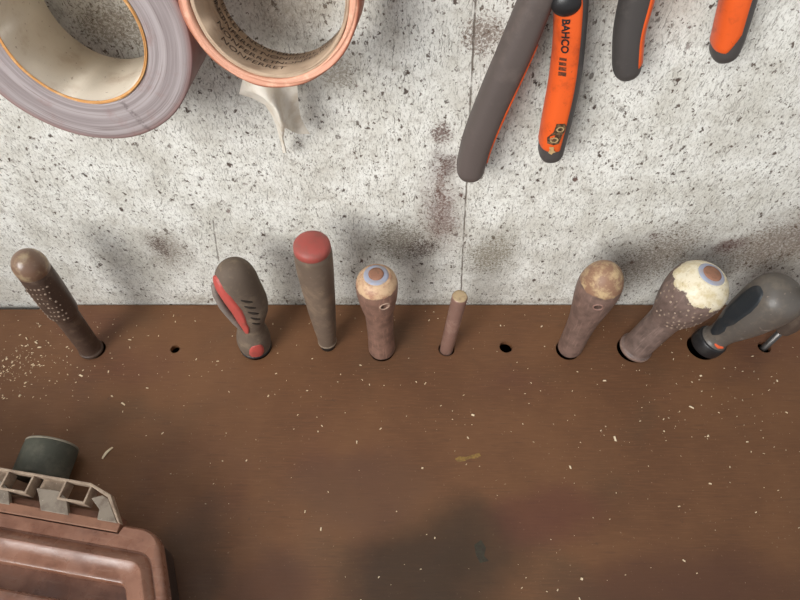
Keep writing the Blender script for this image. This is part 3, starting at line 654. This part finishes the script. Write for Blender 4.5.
for z, a0, a1, hw in ((.058, 248, 290, .0010), (.037, 262, 276, .0008)):
    patch_bm(prof, [(z + .003, a0, hw * .4), (z - .001, (a0 + a1) / 2, hw), (z + .002, a1, hw * .4)], .0003, mod, 18, 4, k_)
link('scuff', bm_mesh(k_), dusty('pale_scuff', (122, 110, 100), (96, 86, 78), .5, 300), r)
# I: partly hidden tool at the right edge
B, P, L, M = T['I']; top = Vector((B.x + .001, B.y, .12)); M = axis_frame(B, top)
r = thing('screwdriver', 'grey handled screwdriver with bare steel shaft at the right edge of the bench', 'screwdriver', M, 'screwdrivers standing along the back of the bench')
link('shaft', bm_mesh(lathe_bm([(-.06, .0026), (.030, .0028)], 20)), steel, r)
prof = smooth_prof([(.027, .0040), (.029, .0062), (.036, .0078), (.050, .0092), (.075, .0098), (.10, .0098)], 6) + dome(.10, .0098, .115)
link('handle', bm_mesh(lathe_bm(prof, 40, lobes(6, .03, .03, .1))), dusty('grey_brown_handle', (86, 74, 66), (110, 96, 84), .5, 100, .5), r)

# ------------------------------------------------------------------ case in the lower left corner
O = Vector((-.17947, -.20169, 0)); M = Matrix.Translation(O) @ Matrix.Rotation(R_(-9.19), 4, 'Z')
case = thing('tool_case', 'dusty pink brown plastic tool case with ribbed hinge strip lying on the bench', 'case', M)
def offset_poly(pts, ds):
    n = len(pts); L_ = []
    for i in range(n):                       # line i runs from point i to point i + 1
        p, q = Vector(pts[i]), Vector(pts[(i + 1) % n]); e = (q - p).normalized(); nn = Vector((-e.y, e.x)); L_.append((p + nn * ds[i], e))
    out = []
    for i in range(n):
        (p, e), (q, f) = L_[i - 1], L_[i]; t = ((q.x - p.x) * f.y - (q.y - p.y) * f.x) / (e.x * f.y - e.y * f.x); out.append(p + e * t)
    return out
def round_poly(corners, rad, n=8):
    out = []; m = len(corners)
    for i in range(m):
        p0, p1, p2 = Vector(corners[i - 1]), Vector(corners[i]), Vector(corners[(i + 1) % m])
        a = (p0 - p1).normalized(); b = (p2 - p1).normalized(); ang = a.angle(b); r = rad[i]; t = r / math.tan(ang / 2)
        s, e = p1 + a * t, p1 + b * t; c = p1 + (a + b).normalized() * (r / math.sin(ang / 2))
        a0 = math.atan2(s.y - c.y, s.x - c.x); a1 = math.atan2(e.y - c.y, e.x - c.x); dlt = (a1 - a0 + math.pi) % (2 * math.pi) - math.pi
        out += [c + Vector((math.cos(a0 + dlt * q / n), math.sin(a0 + dlt * q / n))) * r for q in range(n + 1)]
    return out
outer = [(-.30, -.17), (.1174, -.17), (.0207, -.0005), (-.30, -.0005)]   # counter-clockwise
def loop_at(ins, top, rad):
    return round_poly(offset_poly(outer, (ins, ins, top, ins)), [max(.02 - ins * .3, .006), max(.02 - ins * .3, .006), rad, max(.02 - ins * .3, .006)])
levels = [(0, 0, .030, .018), (0, 0, .0385, .018), (.0004, .0004, .0398, .018), (.0014, .0014, .0408, .017), (.0052, .0130, .0412, .015), (.0060, .0140, .0409, .014), (.0064, .0145, .0396, .014), (.0070, .0153, .0396, .013), (.0082, .0166, .0412, .013),
          (.0104, .0192, .0440, .012), (.0120, .0208, .0447, .011), (.0138, .0226, .0440, .010), (.0160, .0250, .0424, .009), (.0205, .0305, .0413, .008), (.0226, .0330, .0411, .008), (.0234, .0340, .0402, .007), (.0237, .0344, .0375, .007), (.0238, .0345, .0290, .007)]
plastic = NM('dusty_pink_brown_plastic'); k = plastic
col = k.mix(k.step(k.noise(40, 6, .65), .36, .66), srgb(146, 104, 84), srgb(116, 76, 58)); col = k.mix(k.step(k.noise(18, 4, .6), .5, .72, 0, .6), col, srgb(132, 112, 106))
col = k.mix(k.step(k.noise(300, 5, .7), .62, .7, 0, .7), col, srgb(104, 74, 58)); col = k.mix(k.step(k.noise(1, 4, .6, k.mapv((40, 500, 200))), .56, .7, 0, .18), col, srgb(176, 146, 130))
plastic = k.done(col, k.step(k.noise(60, 5), .35, .65, .2, .4), k.noise(180, 5, .7), .2, .0005, 0, .5)
bm = bmesh.new(); R = [[bm.verts.new((p.x, p.y, z)) for p in loop_at(i, tp, rd)] for i, tp, z, rd in levels]; n = len(R[0])
for a, b in zip(R, R[1:]):
    for i in range(n): bm.faces.new((a[i], a[(i + 1) % n], b[(i + 1) % n], b[i]))
bm.faces.new(R[0][::-1]); bm.faces.new(R[-1])
# notch where the strip sits
body = link('body', bm_mesh(bm), plastic, case)
nb = bmesh.new(); add_prism(nb, [(-.26, -.0066), (-.0034, -.0066), (-.0008, .002), (-.26, .002)], -.01, .06); nb.transform(M); nc = bpy.data.objects.new('cutter', bm_mesh(nb)); C.objects.link(nc)
bpy.context.view_layer.update(); cut(body, [nc]); sharp(body, 40)
bm = bmesh.new(); lo_ = loop_at(.0012, .0012, .017); lo2 = loop_at(.003, .003, .016)
add_prism(bm, [p for p in lo2], 0, .0296); o = bevel(link('lower_shell', bm_mesh(bm), dusty('dark_brown_plastic', (62, 48, 42), (88, 68, 58), .45, 60, .5, .4), case, smooth=False), .002); o['label'] = 'dark lower shell'
nb = bmesh.new(); add_prism(nb, [(-.26, -.0066), (-.0034, -.0066), (-.0008, .002), (-.26, .002)], -.01, .06); nb.transform(M); nc = bpy.data.objects.new('cutter', bm_mesh(nb)); C.objects.link(nc)
bpy.context.view_layer.update(); cut(o, [nc])
bm = bmesh.new(); add_box(bm, -.24, .012, -.080, -.0485, .0292, .0405); o = bevel(link('carry_handle', bm_mesh(bm), plastic, case, smooth=False), .003, 3)
grey = dusty('dusty_grey_plastic', (142, 130, 116), (110, 94, 82), .55, 110, .55, .35, speck=(206, 196, 180))
pale = dusty('pale_worn_plastic', (170, 150, 130), (128, 104, 88), .55, 140, .5, .35, speck=(224, 214, 196))
pinkb = dusty('pink_brown_ledge', (148, 106, 84), (122, 86, 68), .5, 110, .5, .35)
st = link('hinge_strip', (lambda b: (add_box(b, -.25, -.0042, -.0058, .0008, .026, .0420), bm_mesh(b))[1])(bmesh.new()), pinkb, case, smooth=False); bevel(st, .0006); st['label'] = 'ribbed grey hinge strip along the case edge'
bm = bmesh.new(); add_prism(bm, [(-.25, .0195), (-.0342, .0195), (-.0185, .0140), (-.0050, -.0005), (-.0034, -.0005), (-.0172, .0160), (-.0338, .0212), (-.25, .0212)], .0385, .0450)
o = bevel(link('rail', bm_mesh(bm), pale, st, smooth=False), .0004)
bm = bmesh.new(); add_box(bm, -.25, -.012, .0040, .0062, .0265, .0330); add_box(bm, -.25, -.008, .0005, .0045, .0260, .0350); link('lower_bar', bm_mesh(bm), pinkb, st, smooth=False)
for i in range(5):
    u = -.0415 - .0420 * i
    bm = bmesh.new()   # open window frame
    for (x0, x1, y0, y1) in ((-.0102, -.0088, .0085, .0197), (.0082, .0096, .0085, .0197), (-.0102, .0096, .0074, .0088)):
        add_box(bm, u + x0, u + x1, y0, y1, .0340, .0448)
    o = bevel(link('window_frame', bm_mesh(bm), pale, st, smooth=False), .0003)
for i in range(5):
    u = -.0610 - .0420 * i
    bm = bmesh.new(); lo = [(u - .0085, .0125, .0436), (u + .0078, .0130, .0436), (u + .0150, .0085, .0430), (u + .0208, -.0008, .0424), (u + .0010, -.0008, .0424), (u - .0042, .0070, .0430)]
    a = [bm.verts.new(p) for p in lo]; b = [bm.verts.new((p[0], p[1], p[2] - .004)) for p in lo]; m_ = len(lo)
    bm.faces.new(a); bm.faces.new(b[::-1])
    for q in range(m_): bm.faces.new((a[q], a[(q + 1) % m_], b[(q + 1) % m_], b[q]))
    bevel(link('web', bm_mesh(bm), grey, st, smooth=False), .0004)
    bm = bmesh.new(); add_box(bm, u - .0090, u + .0088, .0125, .0196, .0330, .0390); link('shelf_plate', bm_mesh(bm), pale, st, smooth=False)
bm = bmesh.new(); add_prism(bm, [(-.0300, .0120), (-.0235, .0150), (-.0185, .0135), (-.0060, -.0005), (-.0200, -.0005), (-.0215, .0060)], .0385, .0432); bevel(link('web', bm_mesh(bm), grey, st, smooth=False), .0004)

# cylinder behind the strip
c = Vector((-.2595, -.1395, .0188)); ax = Vector((.06, .998, 0)).normalized(); zf = ax; xf = zf.cross(Vector((0, 0, 1))).normalized(); yf = zf.cross(xf)
Mc = Matrix((xf, yf, zf)).transposed().to_4x4(); Mc.translation = c - ax * .026
cy = thing('rubber_cap', 'short black rubber cap lying on its side behind the tool case', 'rubber cap', Mc)
bm = lathe_bm(smooth_prof([(0, .0170), (.0008, .0184), (.010, .0186), (.022, .0186), (.0252, .0183)], 5), 64)
link('cap_body', bm_mesh(bm), dusty('dusty_black_rubber', (76, 76, 66), (102, 99, 86), .5, 90, .65, .35), cy)
link('rim', tube_ring(.0150, .0186, .0248, .0268, 72, ch=.0006), dusty('grey_worn_rim', (140, 132, 116), (100, 96, 84), .4, 200), cy)

# ------------------------------------------------------------------ shavings and dust
k = NM('pale_wood'); wood = k.done(k.mix(k.noise(300, 3), srgb(246, 232, 204), srgb(222, 194, 150)), .7)
bm = bmesh.new(); a, b = on_shelf(102.5, 459), on_shelf(113, 447.5); d = (b - a); nrm = Vector((-d.y, d.x, 0)).normalized()
prev = None
for i in range(9):
    t = i / 8; p = a + d * t + nrm * .0006 * math.sin(t * 3.1); h = .0004 + .0006 * math.sin(t * 3.14); wd = .0010 * (1 - .4 * abs(2 * t - 1))
    q = [bm.verts.new(p + nrm * s * wd + Vector((0, 0, z))) for s, z in ((-1, h - .0002), (1, h), (1, h + .0004), (-1, h + .0002))]
    if prev:
        for j in range(4): bm.faces.new((prev[j], prev[(j + 1) % 4], q[(j + 1) % 4], q[j]))
    else: bm.faces.new(q)
    prev = q
bm.faces.new(prev[::-1])
tag(link('wood_shaving', bm_mesh(bm), wood, smooth=False), 'single long pale wood shaving on the bench right of the rubber cap', 'wood shaving')
bm = bmesh.new(); rnd = random.Random(11)
bases = [(T[q][0].x, T[q][0].y, .016) for q in T] + [(x, y, r_ + .003) for x, y, r_ in HOLES]
inM = M.inverted(); n_ = 0
def chip(x, y, s):
    l = s * rnd.uniform(.7, 1.9); wd = s * rnd.uniform(.35, .8); h = s * rnd.uniform(.2, .5); an = rnd.gauss(0, .9)
    ca, sa = math.cos(an), math.sin(an); v = []
    for z in (0.00005, h):
        for u_, w_ in ((-.5, -.5), (.5, -.35), (.45, .5), (-.4, .4)):
            X, Y = u_ * l * (1 if z < h else .8), w_ * wd * (1 if z < h else .8); v.append(bm.verts.new((x + X * ca - Y * sa, y + X * sa + Y * ca, z)))
    for f in ((0, 3, 2, 1), (4, 5, 6, 7), (0, 1, 5, 4), (1, 2, 6, 5), (2, 3, 7, 6), (3, 0, 4, 7)): bm.faces.new([v[i] for i in f])
for tries in range(4000):
    if n_ >= 760: break
    m = rnd.random()
    if m < .22: x, y = rnd.gauss(-.31, .035), rnd.uniform(-.095, -.02)
    elif m < .34: x, y = rnd.gauss(-.325, .012), rnd.gauss(-.062, .012)
    elif m < .50: x, y = rnd.gauss(.27, .07), rnd.gauss(-.09, .03)
    else: x, y = rnd.uniform(-.42, .42), -.008 - .24 * rnd.random() ** 1.35
    if not (-.5 < x < .5 and -.3 < y < -.006): continue
    if any((x - a) ** 2 + (y - b) ** 2 < c_ * c_ for a, b, c_ in bases): continue
    q = inM @ Vector((x, y, 0))
    if q.y < .028 and q.x < .11: continue
    chip(x, y, min(rnd.lognormvariate(math.log(.00075), .45), .0024)); n_ += 1
tag(link('sawdust', bm_mesh(bm), wood, smooth=False), 'pale sawdust crumbs scattered over the brown bench top', 'sawdust', kind='stuff')
